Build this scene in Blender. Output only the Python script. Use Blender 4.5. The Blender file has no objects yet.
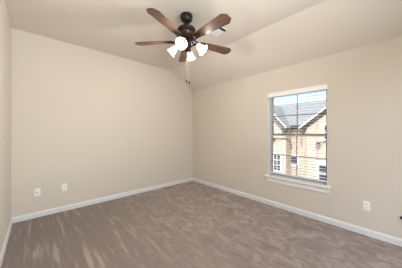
import bpy, bmesh, math, random
from mathutils import Vector, Matrix

random.seed(7)
S = bpy.context.scene
C = S.collection
R = math.radians

# ------------------------------------------------------------------ camera
cam_d = bpy.data.cameras.new('camera')
cam_d.sensor_width = 36.0
cam_d.lens = 36.0 * 180.156 / 402.0
cam_d.shift_y = -2.286 / 402.0
cam_d.clip_start = 0.02
cam = bpy.data.objects.new('camera', cam_d)
C.objects.link(cam)
cam.location = (-3.1316, -3.7878, 1.33)
cam.rotation_euler = (R(90), 0, R(-42.315))
S.camera = cam

# ------------------------------------------------------------------ world, sun, fill, exposure
world = bpy.data.worlds.new('sky')
S.world = world
world.use_nodes = True
wn = world.node_tree.nodes
wl = world.node_tree.links
sky = wn.new('ShaderNodeTexSky')
sky.sky_type = 'NISHITA'
sky.sun_disc = False
sky.sun_elevation = R(48)
sky.sun_rotation = R(270)
sky.dust_density = 2.0
wl.new(sky.outputs['Color'], wn['Background'].inputs['Color'])
wn['Background'].inputs['Strength'].default_value = 0.36

sun_d = bpy.data.lights.new('sun', 'SUN')
sun_d.energy = 2.7
sun_d.angle = R(2)
sun_d.color = (1.0, 0.97, 0.94)
sun = bpy.data.objects.new('sun', sun_d)
C.objects.link(sun)
sun.rotation_euler = Vector((0.76, 0.20, -0.60)).to_track_quat('-Z', 'Y').to_euler()


def area(name, loc, aim, sx, sy, power, col):
    d = bpy.data.lights.new(name, 'AREA')
    d.shape = 'RECTANGLE'
    d.size, d.size_y = sx, sy
    d.energy = power
    d.color = col
    o = bpy.data.objects.new(name, d)
    C.objects.link(o)
    o.location = loc
    o.rotation_euler = (Vector(aim) - Vector(loc)).to_track_quat('-Z', 'Z').to_euler()
    return o


# added fill lights with no known source, unseen behind the camera
REAR_FILL = area('rear_fill_light', (-1.30, -4.85, 1.25), (-3.2, -1.2, 1.7), 1.6, 1.9, 17, (0.95, 0.99, 1.0))
LEFT_FILL = area('left_wall_fill_light', (-1.30, -4.86, 1.25), (-3.4, -1.9, 2.1), 1.6, 1.9, 11.5, (0.95, 0.99, 1.0))
LEFT_FILL.data.spread = R(80)  # second added fill, narrowed onto the left wall
# the photographer's flash, bounced off the ceiling
FLASH = area('bounce_flash', (-2.2, -4.2, 1.7), (-2.8, -3.0, 2.6), 1.0, 0.5, 36, (0.96, 0.98, 1.0))
LAMP_POWER = 4.4      # bare glow round each lamp, lighting glass and blades
LAMP_BEAM = 8.5       # what leaves the mouth of each shade

S.view_settings.view_transform = 'Standard'
S.view_settings.look = 'None'
S.view_settings.exposure = 0.17
S.view_settings.gamma = 1.0
S.view_settings.use_curve_mapping = False


# ------------------------------------------------------------------ materials
def new_mat(name):
    m = bpy.data.materials.new(name)
    m.use_nodes = True
    nt = m.node_tree
    return m, nt, nt.nodes['Principled BSDF']


def node(nt, kind, **kw):
    n = nt.nodes.new(kind)
    for k, v in kw.items():
        if k in n.inputs:
            n.inputs[k].default_value = v
        else:
            setattr(n, k, v)
    return n


def ramp(nt, fac, stops):
    r = nt.nodes.new('ShaderNodeValToRGB')
    e = r.color_ramp.elements
    while len(e) < len(stops):
        e.new(0.5)
    for i, (p, c) in enumerate(stops):
        e[i].position = p
        e[i].color = (*c, 1)
    nt.links.new(fac, r.inputs['Fac'])
    return r


def simple(name, col, rough=0.5, metal=0.0, noise=0.04, scale=30, bump=0.0):
    """plain surface with a faint procedural mottling"""
    m, nt, b = new_mat(name)
    tc = node(nt, 'ShaderNodeTexCoord')
    nz = node(nt, 'ShaderNodeTexNoise', Scale=scale, Detail=3.0)
    nt.links.new(tc.outputs['Object'], nz.inputs['Vector'])
    lo = tuple(max(0, c * (1 - noise)) for c in col)
    hi = tuple(min(1, c * (1 + noise)) for c in col)
    r = ramp(nt, nz.outputs['Fac'], [(0.3, lo), (0.7, hi)])
    nt.links.new(r.outputs['Color'], b.inputs['Base Color'])
    b.inputs['Roughness'].default_value = rough
    b.inputs['Metallic'].default_value = metal
    if bump:
        bp = node(nt, 'ShaderNodeBump', Strength=bump, Distance=0.002)
        nt.links.new(nz.outputs['Fac'], bp.inputs['Height'])
        nt.links.new(bp.outputs['Normal'], b.inputs['Normal'])
    return m


M = {}
M['wall'] = simple('beige_wall_paint', (0.685, 0.632, 0.558), 0.85, 0, 0.012, 60, 0.15)
M['ceiling'] = simple('ceiling_paint', (0.75, 0.69, 0.62), 0.9, 0, 0.012, 90, 0.25)
M['trim'] = simple('white_trim_paint', (0.88, 0.89, 0.89), 0.4, 0, 0.01)
M['baseboard'] = simple('baseboard_paint', (0.77, 0.785, 0.795), 0.45, 0, 0.01)
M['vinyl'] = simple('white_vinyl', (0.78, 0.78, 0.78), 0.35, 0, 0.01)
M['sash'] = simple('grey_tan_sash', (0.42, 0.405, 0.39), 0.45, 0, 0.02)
M['grille'] = simple('dark_grille', (0.13, 0.13, 0.135), 0.5, 0, 0.02)
M['slat'] = simple('white_faux_wood', (0.92, 0.92, 0.92), 0.4, 0, 0.015)
M['cord'] = simple('blind_cord', (0.75, 0.75, 0.74), 0.8)
M['plate'] = simple('white_plate_plastic', (0.90, 0.90, 0.89), 0.3, 0, 0.01)
M['slot'] = simple('dark_slot', (0.03, 0.03, 0.03), 0.6)
M['brass'] = simple('coax_metal', (0.10, 0.09, 0.08), 0.35, 0.8)
M['bronze'] = simple('oil_rubbed_bronze', (0.014, 0.009, 0.008), 0.42, 0.25, 0.25, 25)
M['copper'] = simple('copper_brown_bronze', (0.085, 0.036, 0.026), 0.35, 0.7, 0.2, 25)  # copper brown metal of motor band, fitter and socket cups
M['chain'] = simple('antique_brass_chain', (0.34, 0.30, 0.26), 0.45, 0.6)
M['vent'] = simple('white_vent_enamel', (0.80, 0.81, 0.83), 0.4, 0, 0.01)
M['duct'] = simple('dark_duct', (0.06, 0.06, 0.065), 0.7)
M['plug'] = simple('black_plastic', (0.012, 0.012, 0.013), 0.45)
M['roof'] = simple('grey_shingle', (0.31, 0.307, 0.305), 0.9, 0, 0.07, 9, 0.2)
M['dark_metal'] = simple('dark_fixture_metal', (0.03, 0.03, 0.035), 0.5, 0.3)
M['housewhite'] = simple('house_trim_white', (0.85, 0.85, 0.84), 0.6, 0, 0.02)
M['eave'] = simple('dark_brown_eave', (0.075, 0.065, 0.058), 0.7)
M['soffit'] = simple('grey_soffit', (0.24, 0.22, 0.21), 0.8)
M['housepane'] = simple('house_window_glass', (0.05, 0.06, 0.075), 0.12, 0, 0.2, 2)
M['grass'] = simple('yard_grass', (0.16, 0.20, 0.09), 0.95, 0, 0.35, 3)


def siding(name, col):
    m, nt, b = new_mat(name)
    tc = node(nt, 'ShaderNodeTexCoord')
    wv = node(nt, 'ShaderNodeTexWave', Scale=1.6, Distortion=0.0)
    wv.wave_type = 'BANDS'
    wv.bands_direction = 'Z'
    wv.wave_profile = 'SAW'
    nt.links.new(tc.outputs['Object'], wv.inputs['Vector'])
    nz = node(nt, 'ShaderNodeTexNoise', Scale=4.0)
    nt.links.new(tc.outputs['Object'], nz.inputs['Vector'])
    r = ramp(nt, nz.outputs['Fac'], [(0.3, tuple(c * .95 for c in col)), (0.7, tuple(min(1, c * 1.05) for c in col))])
    nt.links.new(r.outputs['Color'], b.inputs['Base Color'])
    bp = node(nt, 'ShaderNodeBump', Strength=0.4, Distance=0.02)
    nt.links.new(wv.outputs['Fac'], bp.inputs['Height'])
    nt.links.new(bp.outputs['Normal'], b.inputs['Normal'])
    b.inputs['Roughness'].default_value = 0.8
    return m


M['siding'] = siding('peach_lap_siding', (0.68, 0.53, 0.43))
M['siding_tan'] = siding('tan_lap_siding', (0.55, 0.43, 0.33))


def wood():
    m, nt, b = new_mat('walnut_blade')
    tc = node(nt, 'ShaderNodeTexCoord')
    mp = node(nt, 'ShaderNodeMapping')
    mp.inputs['Scale'].default_value = (2.5, 34, 10)
    nt.links.new(tc.outputs['Object'], mp.inputs['Vector'])
    nz = node(nt, 'ShaderNodeTexNoise', Scale=1.6, Detail=5.0, Distortion=0.4)
    nt.links.new(mp.outputs['Vector'], nz.inputs['Vector'])
    r = ramp(nt, nz.outputs['Fac'], [(0.28, (0.058, 0.028, 0.019)), (0.5, (0.108, 0.054, 0.034)), (0.75, (0.165, 0.086, 0.052))])
    nt.links.new(r.outputs['Color'], b.inputs['Base Color'])
    b.inputs['Roughness'].default_value = 0.42
    b.inputs['Specular IOR Level'].default_value = 0.35
    return m


M['wood'] = wood()


def carpet():
    m, nt, b = new_mat('taupe_cut_pile_carpet')
    tc = node(nt, 'ShaderNodeTexCoord')
    P = tc.outputs['Object']
    # vacuum passes: long thin lighter nap lines running down the room
    mp = node(nt, 'ShaderNodeMapping')
    mp.inputs['Rotation'].default_value = (0, 0, R(6))
    mp.inputs['Scale'].default_value = (18.0, 1.5, 1)
    nt.links.new(P, mp.inputs['Vector'])
    st = node(nt, 'ShaderNodeTexNoise', Scale=1.0, Detail=3.0, Roughness=0.6, Distortion=0.25)
    nt.links.new(mp.outputs['Vector'], st.inputs['Vector'])
    rs = ramp(nt, st.outputs['Fac'], [(0.46, (0.05, 0.05, 0.05)), (0.57, (0.2, 0.2, 0.2)), (0.65, (0.75, 0.75, 0.75))])
    # footprints and brushed patches, lightened for daylight on the carpet
    mp2 = node(nt, 'ShaderNodeMapping')
    mp2.inputs['Rotation'].default_value = (0, 0, R(50))
    mp2.inputs['Scale'].default_value = (7.5, 4.8, 1)
    nt.links.new(P, mp2.inputs['Vector'])
    pt = node(nt, 'ShaderNodeTexNoise', Scale=1.0, Detail=4.0, Roughness=0.65, Distortion=1.2)
    nt.links.new(mp2.outputs['Vector'], pt.inputs['Vector'])
    rp = ramp(nt, pt.outputs['Fac'], [(0.34, (0.12, 0.12, 0.12)), (0.50, (0.42, 0.42, 0.42)), (0.64, (0.95, 0.95, 0.95))])
    # where the patches take over from the lines (trodden area by the window, daylight painted in)
    sx = node(nt, 'ShaderNodeSeparateXYZ')
    nt.links.new(P, sx.inputs['Vector'])
    mr = node(nt, 'ShaderNodeMapRange')
    mr.inputs['From Min'].default_value = -2.6
    mr.inputs['From Max'].default_value = -1.0
    nt.links.new(sx.outputs['X'], mr.inputs['Value'])
    mixp = node(nt, 'ShaderNodeMix', data_type='RGBA')
    nt.links.new(mr.outputs['Result'], mixp.inputs['Factor'])
    nt.links.new(rs.outputs['Color'], mixp.inputs['A'])
    nt.links.new(rp.outputs['Color'], mixp.inputs['B'])
    # fine pile speckle
    fz = node(nt, 'ShaderNodeTexNoise', Scale=240.0, Detail=2.0)
    nt.links.new(P, fz.inputs['Vector'])
    spk = ramp(nt, fz.outputs['Fac'], [(0.3, (0.82, 0.82, 0.82)), (0.7, (1.16, 1.16, 1.16))])
    base = node(nt, 'ShaderNodeMix', data_type='RGBA')
    base.inputs['A'].default_value = (0.208, 0.168, 0.149, 1)
    base.inputs['B'].default_value = (0.425, 0.355, 0.320, 1)
    nt.links.new(mixp.outputs['Result'], base.inputs['Factor'])
    mul = node(nt, 'ShaderNodeMix', data_type='RGBA', blend_type='MULTIPLY')
    mul.inputs['Factor'].default_value = 1.0
    nt.links.new(base.outputs['Result'], mul.inputs['A'])
    nt.links.new(spk.outputs['Color'], mul.inputs['B'])
    nt.links.new(mul.outputs['Result'], b.inputs['Base Color'])
    b.inputs['Roughness'].default_value = 1.0
    b.inputs['Sheen Weight'].default_value = 0.15
    add = node(nt, 'ShaderNodeMath', operation='ADD')
    nt.links.new(fz.outputs['Fac'], add.inputs[0])
    nt.links.new(mixp.outputs['Result'], add.inputs[1])
    bp = node(nt, 'ShaderNodeBump', Strength=0.35, Distance=0.006)
    nt.links.new(add.outputs['Value'], bp.inputs['Height'])
    nt.links.new(bp.outputs['Normal'], b.inputs['Normal'])
    return m


M['carpet'] = carpet()


def glass():
    m, nt, b = new_mat('window_glass')
    nt.nodes.remove(b)
    out = nt.nodes['Material Output']
    tr = node(nt, 'ShaderNodeBsdfTransparent')
    tr.inputs['Color'].default_value = (0.95, 0.97, 0.97, 1)
    gl = node(nt, 'ShaderNodeBsdfGlossy', Roughness=0.02)
    fr = node(nt, 'ShaderNodeFresnel', IOR=1.45)
    mx = node(nt, 'ShaderNodeMixShader')
    nt.links.new(fr.outputs['Fac'], mx.inputs['Fac'])
    nt.links.new(tr.outputs['BSDF'], mx.inputs[1])
    nt.links.new(gl.outputs['BSDF'], mx.inputs[2])
    nt.links.new(mx.outputs['Shader'], out.inputs['Surface'])
    return m


M['glass'] = glass()


def lit(name, col, strength, diff=(0.9, 0.88, 0.84)):
    m, nt, b = new_mat(name)
    b.inputs['Base Color'].default_value = (*diff, 1)
    b.inputs['Roughness'].default_value = 0.3
    b.inputs['Emission Color'].default_value = (*col, 1)
    b.inputs['Emission Strength'].default_value = strength
    nz = node(nt, 'ShaderNodeTexNoise', Scale=14.0, Detail=4.0)
    tc = node(nt, 'ShaderNodeTexCoord')
    nt.links.new(tc.outputs['Object'], nz.inputs['Vector'])
    r = ramp(nt, nz.outputs['Fac'], [(0.3, tuple(c * .92 for c in diff)), (0.7, diff)])
    nt.links.new(r.outputs['Color'], b.inputs['Base Color'])
    return m


M['shade'] = lit('frosted_lamp_glass', (1.0, 0.92, 0.79), 0.5)
M['bulb'] = lit('lit_bulb', (1.0, 0.80, 0.52), 0.75, (0.55, 0.47, 0.36))


# ------------------------------------------------------------------ mesh helpers
def bx(bm, x0, y0, z0, x1, y1, z1, mat=None):
    vs = [bm.verts.new(p) for p in ((x0, y0, z0), (x1, y0, z0), (x1, y1, z0), (x0, y1, z0),
                                    (x0, y0, z1), (x1, y0, z1), (x1, y1, z1), (x0, y1, z1))]
    if mat:
        for v in vs:
            v.co = mat @ v.co
    for f in ((0, 3, 2, 1), (4, 5, 6, 7), (0, 1, 5, 4), (1, 2, 6, 5), (2, 3, 7, 6), (3, 0, 4, 7)):
        bm.faces.new([vs[i] for i in f])


def prism(bm, pts, vec):
    """closed planar outline (3-D points) pushed along vec"""
    v = Vector(vec)
    a = [bm.verts.new(Vector(p)) for p in pts]
    b = [bm.verts.new(Vector(p) + v) for p in pts]
    n = len(pts)
    bm.faces.new(list(reversed(a)))
    bm.faces.new(b)
    for i in range(n):
        j = (i + 1) % n
        bm.faces.new((a[i], a[j], b[j], b[i]))


def lathe(bm, prof, seg=32, mat=None, cap=True):
    """profile of (radius, z) about Z"""
    rings = []
    for r, z in prof:
        ring = []
        for k in range(seg):
            t = 2 * math.pi * k / seg
            p = Vector((r * math.cos(t), r * math.sin(t), z))
            ring.append(bm.verts.new(mat @ p if mat else p))
        rings.append(ring)
    for a, b in zip(rings, rings[1:]):
        for k in range(seg):
            j = (k + 1) % seg
            bm.faces.new((a[k], a[j], b[j], b[k]))
    if cap:
        bm.faces.new(list(reversed(rings[0])))
        bm.faces.new(rings[-1])


def tube(bm, pts, rad, seg=10):
    pts = [Vector(p) for p in pts]
    rads = rad if isinstance(rad, (list, tuple)) else [rad] * len(pts)
    rings = []
    up = Vector((0.13, 0.29, 0.95)).normalized()
    for i, p in enumerate(pts):
        d = (pts[min(i + 1, len(pts) - 1)] - pts[max(i - 1, 0)]).normalized()
        if abs(d.dot(up)) > 0.98:
            up = Vector((0.9, 0.3, 0.1)).normalized()
        s = d.cross(up).normalized()
        u = s.cross(d).normalized()
        rings.append([bm.verts.new(p + (s * math.cos(2 * math.pi * k / seg) + u * math.sin(2 * math.pi * k / seg)) * rads[i])
                      for k in range(seg)])
    for a, b in zip(rings, rings[1:]):
        for k in range(seg):
            j = (k + 1) % seg
            bm.faces.new((a[k], a[j], b[j], b[k]))
    bm.faces.new(list(reversed(rings[0])))
    bm.faces.new(rings[-1])


def obj(name, bm, mat, parent=None, smooth=False, bevel=0.0, loc=None):
    bmesh.ops.recalc_face_normals(bm, faces=bm.faces)
    me = bpy.data.meshes.new(name)
    bm.to_mesh(me)
    bm.free()
    me.materials.append(mat)
    o = bpy.data.objects.new(name, me)
    C.objects.link(o)
    if smooth:
        for p in me.polygons:
            p.use_smooth = True
        es = o.modifiers.new('edges', 'EDGE_SPLIT')
        es.split_angle = R(40)
    if bevel:
        bv = o.modifiers.new('bevel', 'BEVEL')
        bv.width = bevel
        bv.segments = 2
        bv.limit_method = 'ANGLE'
    if parent:
        o.parent = parent
    if loc:
        o.location = loc
    return o


def boxobj(name, mat, parent, *b, bevel=0.0):
    bm = bmesh.new()
    bx(bm, *b)
    return obj(name, bm, mat, parent, bevel=bevel)


def thing(name, label, cat, loc=(0, 0, 0), rotz=0.0, group=None):
    o = bpy.data.objects.new(name, None)
    C.objects.link(o)
    o.empty_display_size = 0.1
    o.location = loc
    o.rotation_euler = (0, 0, rotz)
    o['label'] = label
    o['category'] = cat
    if group:
        o['group'] = group
    return o


def struct(o, label=None, cat=None):
    o['kind'] = 'structure'
    if label:
        o['label'] = label
        o['category'] = cat
    return o


def dup(root, loc, rotz, label):
    r = root.copy()
    C.objects.link(r)
    r.location = loc
    r.rotation_euler = (0, 0, rotz)
    r['label'] = label
    for ch in list(root.children):
        c = ch.copy()
        C.objects.link(c)
        c.parent = r
        for g in list(ch.children):
            d = g.copy()
            C.objects.link(d)
            d.parent = c
    return r


# ------------------------------------------------------------------ room shell
XL, YF = -3.407, -4.50            # left wall, wall behind the camera
HC, HW, XK = 2.840, 2.440, -0.685  # flat ceiling, window wall height, fold line of the slope
T = 0.14
WY0, WY1, WZ0, WZ1 = -3.090, -2.175, 0.520, 2.028   # window opening

struct(boxobj('floor', M['carpet'], None, XL - T, YF - T, -0.12, T, T, 0.0),
       'taupe cut pile carpet with vacuum lines covering the room', 'carpet')

bm = bmesh.new()
prism(bm, [(XL - T, YF - T, HC), (XK, YF - T, HC), (0, YF - T, HW), (T, YF - T, HW - 0.082), (T, YF - T, HC + 0.2), (XL - T, YF - T, HC + 0.2)],
      (0, T - YF + T, 0))
struct(obj('ceiling', bm, M['ceiling']), 'beige painted ceiling folding down to a slope above the window wall', 'ceiling')


def gable_wall(name, y0, y1, label, hole=None):
    b = bmesh.new()
    if not hole:
        prism(b, [(XL - T, y0, 0), (T, y0, 0), (T, y0, HW - 0.082), (0, y0, HW), (XK, y0, HC), (XL - T, y0, HC)], (0, y1 - y0, 0))
    else:
        a, c, z = hole
        prism(b, [(XL - T, y0, 0), (a, y0, 0), (a, y0, z), (c, y0, z), (c, y0, 0), (T, y0, 0), (T, y0, HW - 0.082), (0, y0, HW), (XK, y0, HC), (XL - T, y0, HC)],
              (0, y1 - y0, 0))
    return struct(obj(name, b, M['wall']), label, 'wall')


gable_wall('wall_back', 0, T, 'beige wall opposite, with two white outlet plates low down')
gable_wall('wall_front', YF - T, YF, 'beige wall behind the viewpoint with an opening added for fill light', (-2.20, -0.40, 2.2))  # unseen opening added to let in the fill light
struct(boxobj('wall_left', M['wall'], None, XL - T, YF, 0, XL, 0, HC), 'beige side wall at the left edge', 'wall')

bm = bmesh.new()
for b in ((0, YF, 0, T, WY0, HW), (0, WY1, 0, T, 0, HW), (0, WY0, 0, T, WY1, WZ0), (0, WY0, WZ1, T, WY1, HW)):
    bx(bm, *b)
bmesh.ops.remove_doubles(bm, verts=bm.verts, dist=1e-5)
struct(obj('wall_right', bm, M['wall']), 'beige wall holding the window, under the sloped ceiling', 'wall')


def baseboard(name, axis, at, a, b, sgn, label):
    """moulded skirting; profile (depth out of the wall, height)"""
    prof = [(0, 0), (0.015, 0), (0.015, 0.062), (0.011, 0.074), (0.006, 0.080), (0.005, 0.086), (0, 0.086)]
    m = bmesh.new()
    if axis == 'x':
        prism(m, [(at + sgn * d, a, z) for d, z in prof], (0, b - a, 0))
    else:
        prism(m, [(a, at + sgn * d, z) for d, z in prof], (b - a, 0, 0))
    return struct(obj(name, m, M['baseboard']), label, 'baseboard')


baseboard('baseboard_back', 'y', 0.0, XL, 0, -1, 'white baseboard along the wall opposite')
baseboard('baseboard_left', 'x', XL, YF, 0, 1, 'white baseboard along the left side wall')
baseboard('baseboard_right', 'x', 0.0, YF, 0, -1, 'white baseboard under the window wall')

# ------------------------------------------------------------------ window
win = thing('window_1', 'white vinyl single hung window with a cross of grilles in each sash', 'window', (0, 0, 0))
struct(win)
bm = bmesh.new()
X0, X1 = 0.088, 0.136
for b in ((X0, WY0, WZ0, X1, WY0 + 0.020, WZ1), (X0, WY1 - 0.020, WZ0, X1, WY1, WZ1),
          (X0, WY0 + 0.020, WZ0, X1, WY1 - 0.020, WZ0 + 0.035), (X0, WY0 + 0.020, WZ1 - 0.035, X1, WY1 - 0.020, WZ1)):
    bx(bm, *b)
obj('window_frame', bm, M['vinyl'], win)
# painted jamb liner of the recess
bm = bmesh.new()
for b in ((0.0, WY0, WZ0, X0, WY0 + 0.006, WZ1), (0.0, WY1 - 0.006, WZ0, X0, WY1, WZ1), (0.0, WY0 + 0.006, WZ1 - 0.006, X0, WY1 - 0.006, WZ1)):
    bx(bm, *b)
obj('jamb', bm, M['trim'], win)
ya, yb = WY0 + 0.020, WY1 - 0.020
ym = (ya + yb) / 2
zm = 1.276


def sash(name, x, z0, z1, muntin_z, low):
    m = bmesh.new()
    w = 0.024
    for b in ((x, ya, z0, x + 0.02, ya + w, z1), (x, yb - w, z0, x + 0.02, yb, z1),
              (x, ya + w, z0, x + 0.02, yb - w, z0 + (0.036 if low else 0.044)),
              (x, ya + w, z1 - (0.044 if low else 0.03), x + 0.02, yb - w, z1)):
        bx(m, *b)
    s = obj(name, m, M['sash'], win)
    g = bmesh.new()
    bx(g, x + 0.008, ya + w, z0 + 0.03, x + 0.012, yb - w, z1 - 0.03)
    obj('pane', g, M['glass'], s)
    g = bmesh.new()
    bx(g, x + 0.003, ym - 0.007, z0 + 0.03, x + 0.0078, ym + 0.007, z1 - 0.03)
    bx(g, x + 0.003, ya + w, muntin_z - 0.006, x + 0.0076, yb - w, muntin_z + 0.006)
    obj('muntin', g, M['grille'], s)
    return s


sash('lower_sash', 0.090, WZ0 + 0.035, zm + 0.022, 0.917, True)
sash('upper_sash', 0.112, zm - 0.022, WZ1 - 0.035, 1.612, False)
lk = boxobj('sash_lock', M['vinyl'], win, 0.074, ym - 0.03, zm + 0.002, 0.0898, ym + 0.03, zm + 0.02, bevel=0.003)

# stool and apron
bm = bmesh.new()
prism(bm, [(-0.045, WY0 - 0.05, WZ0 - 0.006), (-0.045, WY0 - 0.05, WZ0 + 0.016), (-0.04, WY0 - 0.05, WZ0 + 0.02),
           (-0.002, WY0 - 0.05, WZ0 + 0.02), (-0.002, WY0 - 0.05, WZ0 - 0.006)], (0, WY1 - WY0 + 0.10, 0))
bx(bm, -0.002, WY0 + 0.006, WZ0 + 0.0002, 0.0875, WY1 - 0.006, WZ0 + 0.02)
obj('stool', bm, M['trim'], win)
bm = bmesh.new()
prism(bm, [(-0.001, WY0 - 0.025, WZ0 - 0.006), (-0.026, WY0 - 0.025, WZ0 - 0.006), (-0.026, WY0 - 0.025, WZ0 - 0.022), (-0.018, WY0 - 0.025, WZ0 - 0.035),
           (-0.016, WY0 - 0.025, WZ0 - 0.085), (-0.010, WY0 - 0.025, WZ0 - 0.095), (-0.001, WY0 - 0.025, WZ0 - 0.095)], (0, WY1 - WY0 + 0.05, 0))
obj('apron', bm, M['trim'], win)

# ------------------------------------------------------------------ blind
bl = thing('window_blind', 'white slatted blind with open slats hanging in the window', 'blind', (0.035, ym, WZ1))
hw = (WY1 - WY0) / 2 - 0.012
bm = bmesh.new()
bx(bm, -0.022, -hw, -0.055, 0.026, hw, -0.007)
obj('headrail', bm, M['slat'], bl)
bm = bmesh.new()
prism(bm, [(-0.046, -hw - 0.004, -0.007), (-0.030, -hw - 0.004, -0.007), (-0.030, -hw - 0.004, -0.078), (-0.040, -hw - 0.004, -0.078),
           (-0.044, -hw - 0.004, -0.070), (-0.042, -hw - 0.004, -0.040), (-0.046, -hw - 0.004, -0.016)], (0, 2 * hw + 0.008, 0))
obj('valance', bm, M['slat'], bl)
sm = bmesh.new()
prof = []
n = 6
for i in range(n + 1):
    t = -1 + 2 * i / n
    prof.append((0.0235 * t, -hw, 0.0018 * (1 - t * t) + 0.0014))
for i in range(n, -1, -1):
    t = -1 + 2 * i / n
    prof.append((0.0235 * t, -hw, 0.0018 * (1 - t * t) - 0.0014))
prism(sm, prof, (0, 2 * hw, 0))
pitch = 0.0445
slat0 = obj('slat', sm, M['slat'], bl, loc=(0, 0, -0.095))
nsl = 30
for i in range(1, nsl):
    s = slat0.copy()
    C.objects.link(s)
    s.parent = bl
    s.location = (0, 0, -0.095 - pitch * i)
zb = -0.095 - pitch * nsl
bm = bmesh.new()
bx(bm, -0.0235, -hw, zb - 0.012, 0.0235, hw, zb + 0.006)
obj('bottom_rail', bm, M['slat'], bl, bevel=0.003)
for yy in (-hw + 0.13, hw - 0.13):
    bm = bmesh.new()
    for xx in (-0.0255, 0.0255):
        tube(bm, [(xx, yy, -0.055), (xx, yy, zb)], 0.0018, 6)
    obj('ladder_cord', bm, M['cord'], bl)


# ------------------------------------------------------------------ outlets and wall plates
def plate_mesh():
    b = bmesh.new()
    # face looks along -Y; a bevelled cover plate
    w, h, d = 0.036, 0.058, 0.0065
    back = [(-w, 0, -h), (w, 0, -h), (w, 0, h), (-w, 0, h)]
    k = 0.005
    front = [(-w + k, -d, -h + k), (w - k, -d, -h + k), (w - k, -d, h - k), (-w + k, -d, h - k)]
    mid = [(-w, -d * .5, -h), (w, -d * .5, -h), (w, -d * .5, h), (-w, -d * .5, h)]
    L = [[b.verts.new(p) for p in q] for q in (back, mid, front)]
    for p, q in zip(L, L[1:]):
        for i in range(4):
            j = (i + 1) % 4
            b.faces.new((p[i], p[j], q[j], q[i]))
    b.faces.new(list(reversed(L[0])))
    b.faces.new(L[2])
    return b


def outlet(label, loc, rotz):
    t = thing('electrical_outlet', label, 'outlet', loc, rotz)
    obj('cover_plate', plate_mesh(), M['plate'], t)
    for zc in (0.0225, -0.0225):
        b = bmesh.new()
        pts = []
        for k in range(20):
            a = 2 * math.pi * k / 20
            pts.append((max(-0.0155, min(0.0155, 0.0175 * math.cos(a))), -0.0062, zc + max(-0.0135, min(0.0135, 0.0175 * math.sin(a)))))
        prism(b, pts, (0, -0.0022, 0))
        f = obj('receptacle', b, M['plate'], t)
        b = bmesh.new()
        bx(b, -0.0075, -0.0090, zc - 0.003, -0.0050, -0.0080, zc + 0.0065)
        bx(b, 0.0050, -0.0090, zc - 0.002, 0.0075, -0.0080, zc + 0.0060)
        lathe(b, [(0.0026, 0), (0.0026, 0.001)], 10, Matrix.Translation((0, -0.0080, zc - 0.0085)) @ Matrix.Rotation(R(90), 4, 'X'))
        obj('slot', b, M['slot'], f)
    b = bmesh.new()
    lathe(b, [(0.0032, 0), (0.0032, 0.0012), (0.0015, 0.002)], 12, Matrix.Translation((0, -0.0060, 0)) @ Matrix.Rotation(R(90), 4, 'X'))
    obj('screw', b, M['plate'], t)
    return t


o1 = outlet('white duplex outlet on the wall opposite, right of the cable jack plate', (-2.791, 0, 0.395), 0)
dup(o1, (0, -3.508, 0.377), R(-90), 'white duplex outlet on the window wall, low down right of the window')
t = thing('cable_jack_plate', 'white wall plate with a dark round cable jack, nearest the left corner', 'wall plate', (-3.128, 0, 0.387))
obj('cover_plate', plate_mesh(), M['plate'], t)
bm = bmesh.new()
RX = Matrix.Translation((0, -0.006, 0)) @ Matrix.Rotation(R(90), 4, 'X')
lathe(bm, [(0.0085, 0), (0.0085, 0.003), (0.0055, 0.0034), (0.0055, 0.012), (0.004, 0.0125)], 16, RX)
obj('coaxial_jack', bm, M['brass'], t, smooth=True)['label'] = 'dark metal jack'
for zz in (-0.042, 0.042):
    bm = bmesh.new()
    lathe(bm, [(0.003, 0), (0.003, 0.001), (0.0015, 0.0018)], 12, Matrix.Translation((0, 0, zz)) @ RX)
    obj('screw', bm, M['plate'], t)

# black plug whose tip pokes into the right edge of the frame
t = thing('power_plug', 'small black plug sticking out of the window wall at the right picture edge', 'plug', (0, -3.827, 0.338))
bm = bmesh.new()
prism(bm, [(-0.002, -0.02, 0.018), (-0.030, -0.016, 0.016), (-0.036, 0.0, 0.012), (-0.030, 0.026, 0.008), (-0.002, 0.030, 0.010)], (0, 0, -0.026))
obj('plug_body', bm, M['plug'], t, bevel=0.002)
bm = bmesh.new()
tube(bm, [(-0.030, -0.008, 0.0), (-0.050, -0.022, -0.01), (-0.056, -0.05, -0.05), (-0.045, -0.085, -0.16), (-0.034, -0.10, -0.325)], 0.003, 8)
obj('cord', bm, M['plug'], t, smooth=True)

# ------------------------------------------------------------------ ceiling vent
t = thing('ceiling_vent', 'white louvred air vent on the flat ceiling, beside the fan', 'vent', (-1.120, -1.9625, HC))
vx, vy = 0.086, 0.1175
bm = bmesh.new()
for b in ((-vx, -vy, -0.010, vx, -vy + 0.012, -0.0005), (-vx, vy - 0.018, -0.010, vx, vy, -0.0005),
          (-vx, -vy + 0.012, -0.010, -vx + 0.014, vy - 0.018, -0.0005), (vx - 0.014, -vy + 0.012, -0.010, vx, vy - 0.018, -0.0005),
          (-vx + 0.014, -0.056, -0.010, vx - 0.014, -0.048, -0.0005)):
    bx(bm, *b)
obj('vent_frame', bm, M['vent'], t)
boxobj('duct_back', M['duct'], t, -vx + 0.012, -vy + 0.010, -0.0015, vx - 0.012, vy - 0.016, -0.0004)
for i in range(7):
    yc = -0.038 + i * 0.0205
    bm = bmesh.new()
    mt = Matrix.Translation((0, yc, -0.0085)) @ Matrix.Rotation(R(-30), 4, 'X')
    bx(bm, -vx + 0.014, -0.0115, -0.0006, vx - 0.014, 0.0115, 0.0006, mt)
    obj('louvre', bm, M['vent'], t)
for i in range(3):
    yc = -0.098 + i * 0.017
    bm = bmesh.new()
    mt = Matrix.Translation((0, yc, -0.0075)) @ Matrix.Rotation(R(58), 4, 'X')
    bx(bm, -vx + 0.014, -0.006, -0.0006, vx - 0.014, 0.006, 0.0006, mt)
    obj('louvre', bm, M['duct'], t)['label'] = 'dark louvre turned away'

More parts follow.
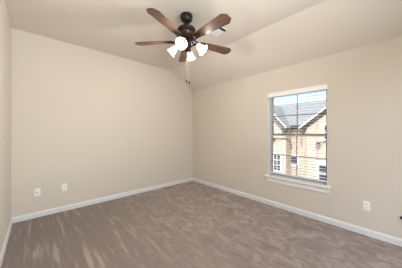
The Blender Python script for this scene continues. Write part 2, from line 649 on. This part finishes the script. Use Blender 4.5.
# ------------------------------------------------------------------ ceiling fan
FX, FY = -1.700, -1.937
fan = thing('ceiling_fan', 'dark bronze ceiling fan with five walnut blades and four lit glass shades', 'ceiling fan', (FX, FY, HC))
bm = bmesh.new()
lathe(bm, [(0.064, 0.0), (0.076, -0.006), (0.079, -0.028), (0.078, -0.052), (0.068, -0.076), (0.050, -0.094), (0.032, -0.102), (0.018, -0.106)], 40)
obj('canopy', bm, M['bronze'], fan, smooth=True)
bm = bmesh.new()
lathe(bm, [(0.0125, -0.080), (0.0125, -0.160)], 20)
obj('downrod', bm, M['bronze'], fan, smooth=True)
bm = bmesh.new()
lathe(bm, [(0.020, -0.156), (0.040, -0.162), (0.084, -0.172), (0.108, -0.180), (0.117, -0.190), (0.117, -0.210), (0.108, -0.222), (0.096, -0.228)], 48)
hs = obj('motor_housing', bm, M['bronze'], fan, smooth=True)
bm = bmesh.new()
lathe(bm, [(0.096, -0.228), (0.100, -0.234), (0.096, -0.252), (0.086, -0.266), (0.078, -0.278)], 48)
obj('motor_band', bm, M['copper'], hs, smooth=True)['label'] = 'copper brown band'
bm = bmesh.new()
lathe(bm, [(0.078, -0.278), (0.086, -0.284), (0.086, -0.316), (0.070, -0.326), (0.052, -0.334)], 40)
obj('flywheel', bm, M['bronze'], fan, smooth=True)
bm = bmesh.new()
lathe(bm, [(0.050, -0.334), (0.058, -0.342), (0.060, -0.390), (0.052, -0.402), (0.036, -0.410)], 36)
obj('switch_housing', bm, M['bronze'], fan, smooth=True)
bm = bmesh.new()
lathe(bm, [(0.036, -0.410), (0.046, -0.418), (0.048, -0.440), (0.036, -0.456), (0.020, -0.466), (0.010, -0.480), (0.004, -0.486)], 32)
obj('light_fitter', bm, M['copper'], fan, smooth=True)['label'] = 'copper brown fitter'

# blades
ZB = -0.338
BW = 1.03
out = [(0.185, 0.046), (0.30, 0.055), (0.45, 0.064), (0.56, 0.070), (0.622, 0.074), (0.672, 0.038), (0.674, 0.0),
       (0.672, -0.038), (0.622, -0.074), (0.56, -0.070), (0.45, -0.064), (0.30, -0.055), (0.185, -0.046), (0.172, -0.030), (0.168, 0.0), (0.172, 0.030)]
bm = bmesh.new()
prism(bm, [(x * 1.025, y * BW, -0.004) for x, y in out], (0, 0, 0.008))
blade0 = obj('blade', bm, M['wood'], fan)
bv = blade0.modifiers.new('bevel', 'BEVEL')
bv.width = 0.0025
bv.segments = 2
bm = bmesh.new()
# scrolled blade iron: two curved arms from the flywheel to a plate under the blade root
for sgn in (-1, 1):
    tube(bm, [(0.080, 0.012 * sgn, 0.040), (0.105, 0.026 * sgn, 0.016), (0.130, 0.036 * sgn, -0.004), (0.160, 0.030 * sgn, -0.012), (0.190, 0.020 * sgn, -0.011)],
         [0.010, 0.009, 0.008, 0.008, 0.007], 10)
prism(bm, [(0.165, -0.032, -0.014), (0.205, -0.036, -0.014), (0.235, -0.020, -0.014), (0.262, 0, -0.014), (0.235, 0.020, -0.014), (0.205, 0.036, -0.014), (0.165, 0.032, -0.014)],
      (0, 0, 0.0095))
for px, py in ((0.195, -0.022), (0.195, 0.022), (0.240, 0)):
    lathe(bm, [(0.002, -0.0175), (0.006, -0.016), (0.006, -0.013)], 10, Matrix.Translation((px, py, 0)))
iron0 = obj('blade_iron', bm, M['bronze'], blade0, smooth=True)
for k in range(5):
    if k == 0:
        b = blade0
    else:
        b = blade0.copy()
        C.objects.link(b)
        b.parent = fan
        i = iron0.copy()
        C.objects.link(i)
        i.parent = b
    b.location = (0, 0, ZB)
    b.rotation_euler = (R(-12), 0, R(57.3 + 72 * k + (0, 1.8, 0.3, -2.2, 0)[k]))

# lamps
A0 = 216
TILT = R(42)      # mouth axis below the horizontal
sh0 = None
for k in range(4):
    th = R(A0 + 90 * k)
    rz = th
    arm = bmesh.new()
    tube(arm, [(0.036, 0, -0.432), (0.068, 0, -0.412), (0.105, 0, -0.388), (0.128, 0, -0.396)], [0.010, 0.008, 0.008, 0.009], 12)
    ar = obj('lamp_arm', arm, M['bronze'], fan, smooth=True)
    ar.rotation_euler = (0, 0, rz)
    ax = Matrix.Translation((0.128, 0, -0.392)) @ Matrix.Rotation(R(90) + TILT, 4, 'Y')
    sk = bmesh.new()
    lathe(sk, [(0.014, -0.010), (0.024, -0.004), (0.027, 0.012), (0.027, 0.026), (0.024, 0.030)], 24, ax)
    obj('socket_cup', sk, M['copper'], ar, smooth=True)
    gs = bmesh.new()
    outer = [(0.029, 0.018), (0.036, 0.028), (0.043, 0.045), (0.047, 0.065), (0.051, 0.085), (0.057, 0.105), (0.066, 0.122), (0.071, 0.128)]
    inner = [(r - 0.0035, z - 0.001) for r, z in reversed(outer)]
    lathe(gs, outer + inner, 36, ax, cap=False)
    sh = obj('glass_shade', gs, M['shade'], ar, smooth=True)
    gb = bmesh.new()
    lathe(gb, [(0.011, 0.028), (0.012, 0.045), (0.017, 0.058), (0.026, 0.078), (0.029, 0.092), (0.027, 0.104), (0.019, 0.115), (0.008, 0.120), (0.002, 0.121)], 24, ax)
    obj('bulb', gb, M['bulb'], ar, smooth=True)
    c, s = math.cos(th), math.sin(th)
    for nm, kind, pw, dist in (('lamp_glow', 'POINT', LAMP_POWER, 0.150), ('lamp_beam', 'SPOT', LAMP_BEAM, 0.131)):
        ld = bpy.data.lights.new(nm, kind)
        ld.energy = pw
        ld.color = (1.0, 0.92, 0.83)
        ld.shadow_soft_size = 0.03
        if kind == 'SPOT':
            ld.spot_size = R(172)
            ld.spot_blend = 0.3
        lo = bpy.data.objects.new(nm, ld)
        C.objects.link(lo)
        p = ax @ Vector((0, 0, dist))
        lo.location = (FX + c * p.x - s * p.y, FY + s * p.x + c * p.y, HC + p.z)
        lo.rotation_euler = Vector((c * math.cos(TILT), s * math.cos(TILT), -math.sin(TILT))).to_track_quat('-Z', 'Y').to_euler()

# pull chains
rt = Vector((0.7395, -0.6732))       # to the right as seen from the door corner
for off, zend in ((0.004, -0.868), (0.040, -0.884)):
    px, py = rt.x * off, rt.y * off
    q = max(off, 0.02)
    bm = bmesh.new()
    tube(bm, [(px * .8, py * .8, -0.445), (px, py, -0.49), (px, py, zend + 0.03)], 0.0022, 8)
    ch = obj('pull_chain', bm, M['chain'], fan, smooth=True)
    bm = bmesh.new()
    lathe(bm, [(0.002, zend + 0.034), (0.006, zend + 0.028), (0.009, zend + 0.012), (0.0095, zend), (0.006, zend - 0.010), (0.002, zend - 0.012)], 14,
          Matrix.Translation((px, py, 0)))
    obj('chain_fob', bm, M['bronze'], ch, smooth=True)

# ------------------------------------------------------------------ outside: ground and the house across
ZG = -3.1
struct(boxobj('ground', M['grass'], None, 0.9, -14, ZG - 0.2, 40, 22, ZG), 'grassy yard between the houses', 'ground')
hs = thing('neighbor_house', 'peach sided house with grey shingle roof seen through the window blind', 'house', (12, 1.5, ZG))


def hp(name, b, mat, parent=None, bevel=0.0):
    o = obj(name, b, mat, None, bevel=bevel)
    if parent is None:
        o.parent = hs
        o.matrix_parent_inverse = Matrix.Translation((-12, -1.5, -ZG))
    else:
        o.parent = parent
    return o


bm = bmesh.new()
bx(bm, 12.0, -4.6, ZG, 17.5, 6.6, 1.72)
main_wall = hp('wall', bm, M['siding'])
bm = bmesh.new()
prism(bm, [(11.62, -5.0, 1.72), (11.62, -5.0, 1.86), (14.4, -5.0, 3.95), (17.9, -5.0, 1.86), (17.9, -5.0, 1.72)], (0, 12.0, 0))
hp('roof', bm, M['roof'])
bm = bmesh.new()
bx(bm, 11.50, 1.02, 1.66, 11.618, 1.90, 1.82)
bx(bm, 11.60, 1.02, 1.60, 11.9999, 1.90, 1.66)
hp('gutter', bm, M['eave'])['label'] = 'dark brown gutter'


def gable(yc, zr, half, slope, mat, band_h):
    """front gable block: wall, two roof slabs, white rake boards and boxed eave returns"""
    ze = zr - half * slope
    b = bmesh.new()
    w = half - 0.16
    prism(b, [(11.0, yc - w, ZG), (11.0, yc + w, ZG), (11.0, yc + w, zr - w * slope - 0.05), (11.0, yc, zr - 0.05), (11.0, yc - w, zr - w * slope - 0.05)], (1.0, 0, 0))
    g = hp('gable_wall', b, mat)
    for s in (-1, 1):
        b = bmesh.new()
        prism(b, [(10.66, yc, zr), (10.66, yc + s * half, ze), (10.66, yc + s * half, ze + 0.13), (10.66, yc, zr + 0.13)], (3.4, 0, 0))
        hp('gable_roof', b, M['roof'])
        b = bmesh.new()
        prism(b, [(10.62, yc, zr + 0.01), (10.62, yc + s * half, ze + 0.01), (10.62, yc + s * half, ze + 0.14), (10.62, yc, zr + 0.14)], (0.04, 0, 0))
        hp('rake_board', b, M['housewhite'])['label'] = 'white rake board'
        b = bmesh.new()  # grey soffit band on left gable, painted rake shadow on right
        prism(b, [(10.94, yc, zr - 0.10 - band_h), (10.94, yc + s * (half - 0.16), ze + 0.16 * slope - 0.10 - band_h), (10.94, yc + s * (half - 0.16), ze + 0.16 * slope - 0.10), (10.94, yc, zr - 0.10)], (0.05, 0, 0))
        hp('soffit_shadow_band', b, M['soffit'] if band_h > 0.3 else M['eave'])['label'] = 'soffit and rake shadow as a coloured band'
        b = bmesh.new()
        prism(b, [(10.64, yc + s * (half + 0.03), ze + 0.02), (10.64, yc + s * (half - 0.40), ze + 0.02), (10.64, yc + s * (half - 0.22), ze - 0.36), (10.64, yc + s * (half - 0.14), ze - 0.36)],
              (0.40, 0, 0))
        hp('eave_return', b, M['eave'])['label'] = 'dark boxed eave return'
    return g


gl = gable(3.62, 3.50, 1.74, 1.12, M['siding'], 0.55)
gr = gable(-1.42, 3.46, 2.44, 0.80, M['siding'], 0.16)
bm = bmesh.new()
bx(bm, 10.97, 0.62, ZG, 11.06, 0.79, 1.38)
hp('corner_board', bm, M['siding_tan'])['label'] = 'tan corner board'


def hwin(x, y0, y1, z0, z1, tr, nx, nz):
    b = bmesh.new()
    for q in ((x - 0.05, y0 - tr, z0 - tr, x, y0, z1 + tr), (x - 0.05, y1, z0 - tr, x, y1 + tr, z1 + tr),
              (x - 0.05, y0, z0 - tr, x, y1, z0), (x - 0.05, y0, z1, x, y1, z1 + tr)):
        bx(b, *q)
    for i in range(1, nx):
        yy = y0 + (y1 - y0) * i / nx
        bx(b, x - 0.04, yy - 0.03, z0, x - 0.012, yy + 0.03, z1)
    for i in range(1, nz):
        zz = z0 + (z1 - z0) * i / nz
        bx(b, x - 0.04, y0, zz - 0.035, x - 0.012, y1, zz + 0.035)
    w = hp('window', b, M['housewhite'])
    w['label'] = 'white window casing'
    g = bmesh.new()
    bx(g, x - 0.010, y0, z0, x - 0.002, y1, z1)
    hp('pane', g, M['housepane'], w)


hwin(12.0, 1.60, 2.08, -1.22, -0.64, 0.16, 1, 1)
hwin(11.0, 2.48, 2.98, -1.72, -0.50, 0.11, 2, 3)
hwin(11.0, -0.95, -0.16, -2.02, -0.90, 0.22, 1, 2)
hwin(11.0, -1.10, -0.46, 0.85, 1.75, 0.10, 1, 2)


def gooseneck(x, pts, head, side=False):
    b = bmesh.new()
    tube(b, [(x - d, y, z) for d, y, z in pts], 0.032, 8)
    lathe(b, [(0.05, 0), (0.05, 0.03)], 14, Matrix.Translation((x - pts[0][0], pts[0][1], pts[0][2])) @ (Matrix.Rotation(R(90), 4, 'X') if side else Matrix.Rotation(R(-90), 4, 'Y')))
    a = hp('gooseneck_lamp', b, M['dark_metal'])
    a['label'] = 'dark wall lamp arm'
    b = bmesh.new()
    d, y, z = head
    lathe(b, [(0.03, 0.12), (0.08, 0.09), (0.12, 0.0), (0.15, -0.09), (0.03, -0.07)], 18, Matrix.Translation((x - d, y, z)))
    hp('lamp_head', b, M['dark_metal'], a)


# arm rising from the side of the left gable and arching over towards the left
gooseneck(12.0, [(0.20, 2.04, 0.08), (0.22, 1.95, 0.15), (0.40, 1.92, 0.45), (0.70, 1.93, 0.66), (1.02, 2.02, 0.79), (1.14, 2.25, 0.82), (1.16, 2.60, 0.82), (1.16, 2.92, 0.79)],
          (1.16, 2.98, 0.74), side=True)
gooseneck(11.0, [(0.0, -0.50, 0.66), (0.12, -0.44, 0.68), (0.22, -0.34, 0.64), (0.26, -0.24, 0.58)], (0.28, -0.16, 0.52))
bm = bmesh.new()
tube(bm, [(11.92, 2.18, -2.5), (11.92, 2.18, -1.25)], 0.07, 10)
tube(bm, [(11.92, 2.18, -1.85), (11.92, 2.36, -1.92), (11.92, 2.40, -2.1)], 0.03, 8)
hp('standpipe', bm, M['dark_metal'])['label'] = 'dark upright pipe'
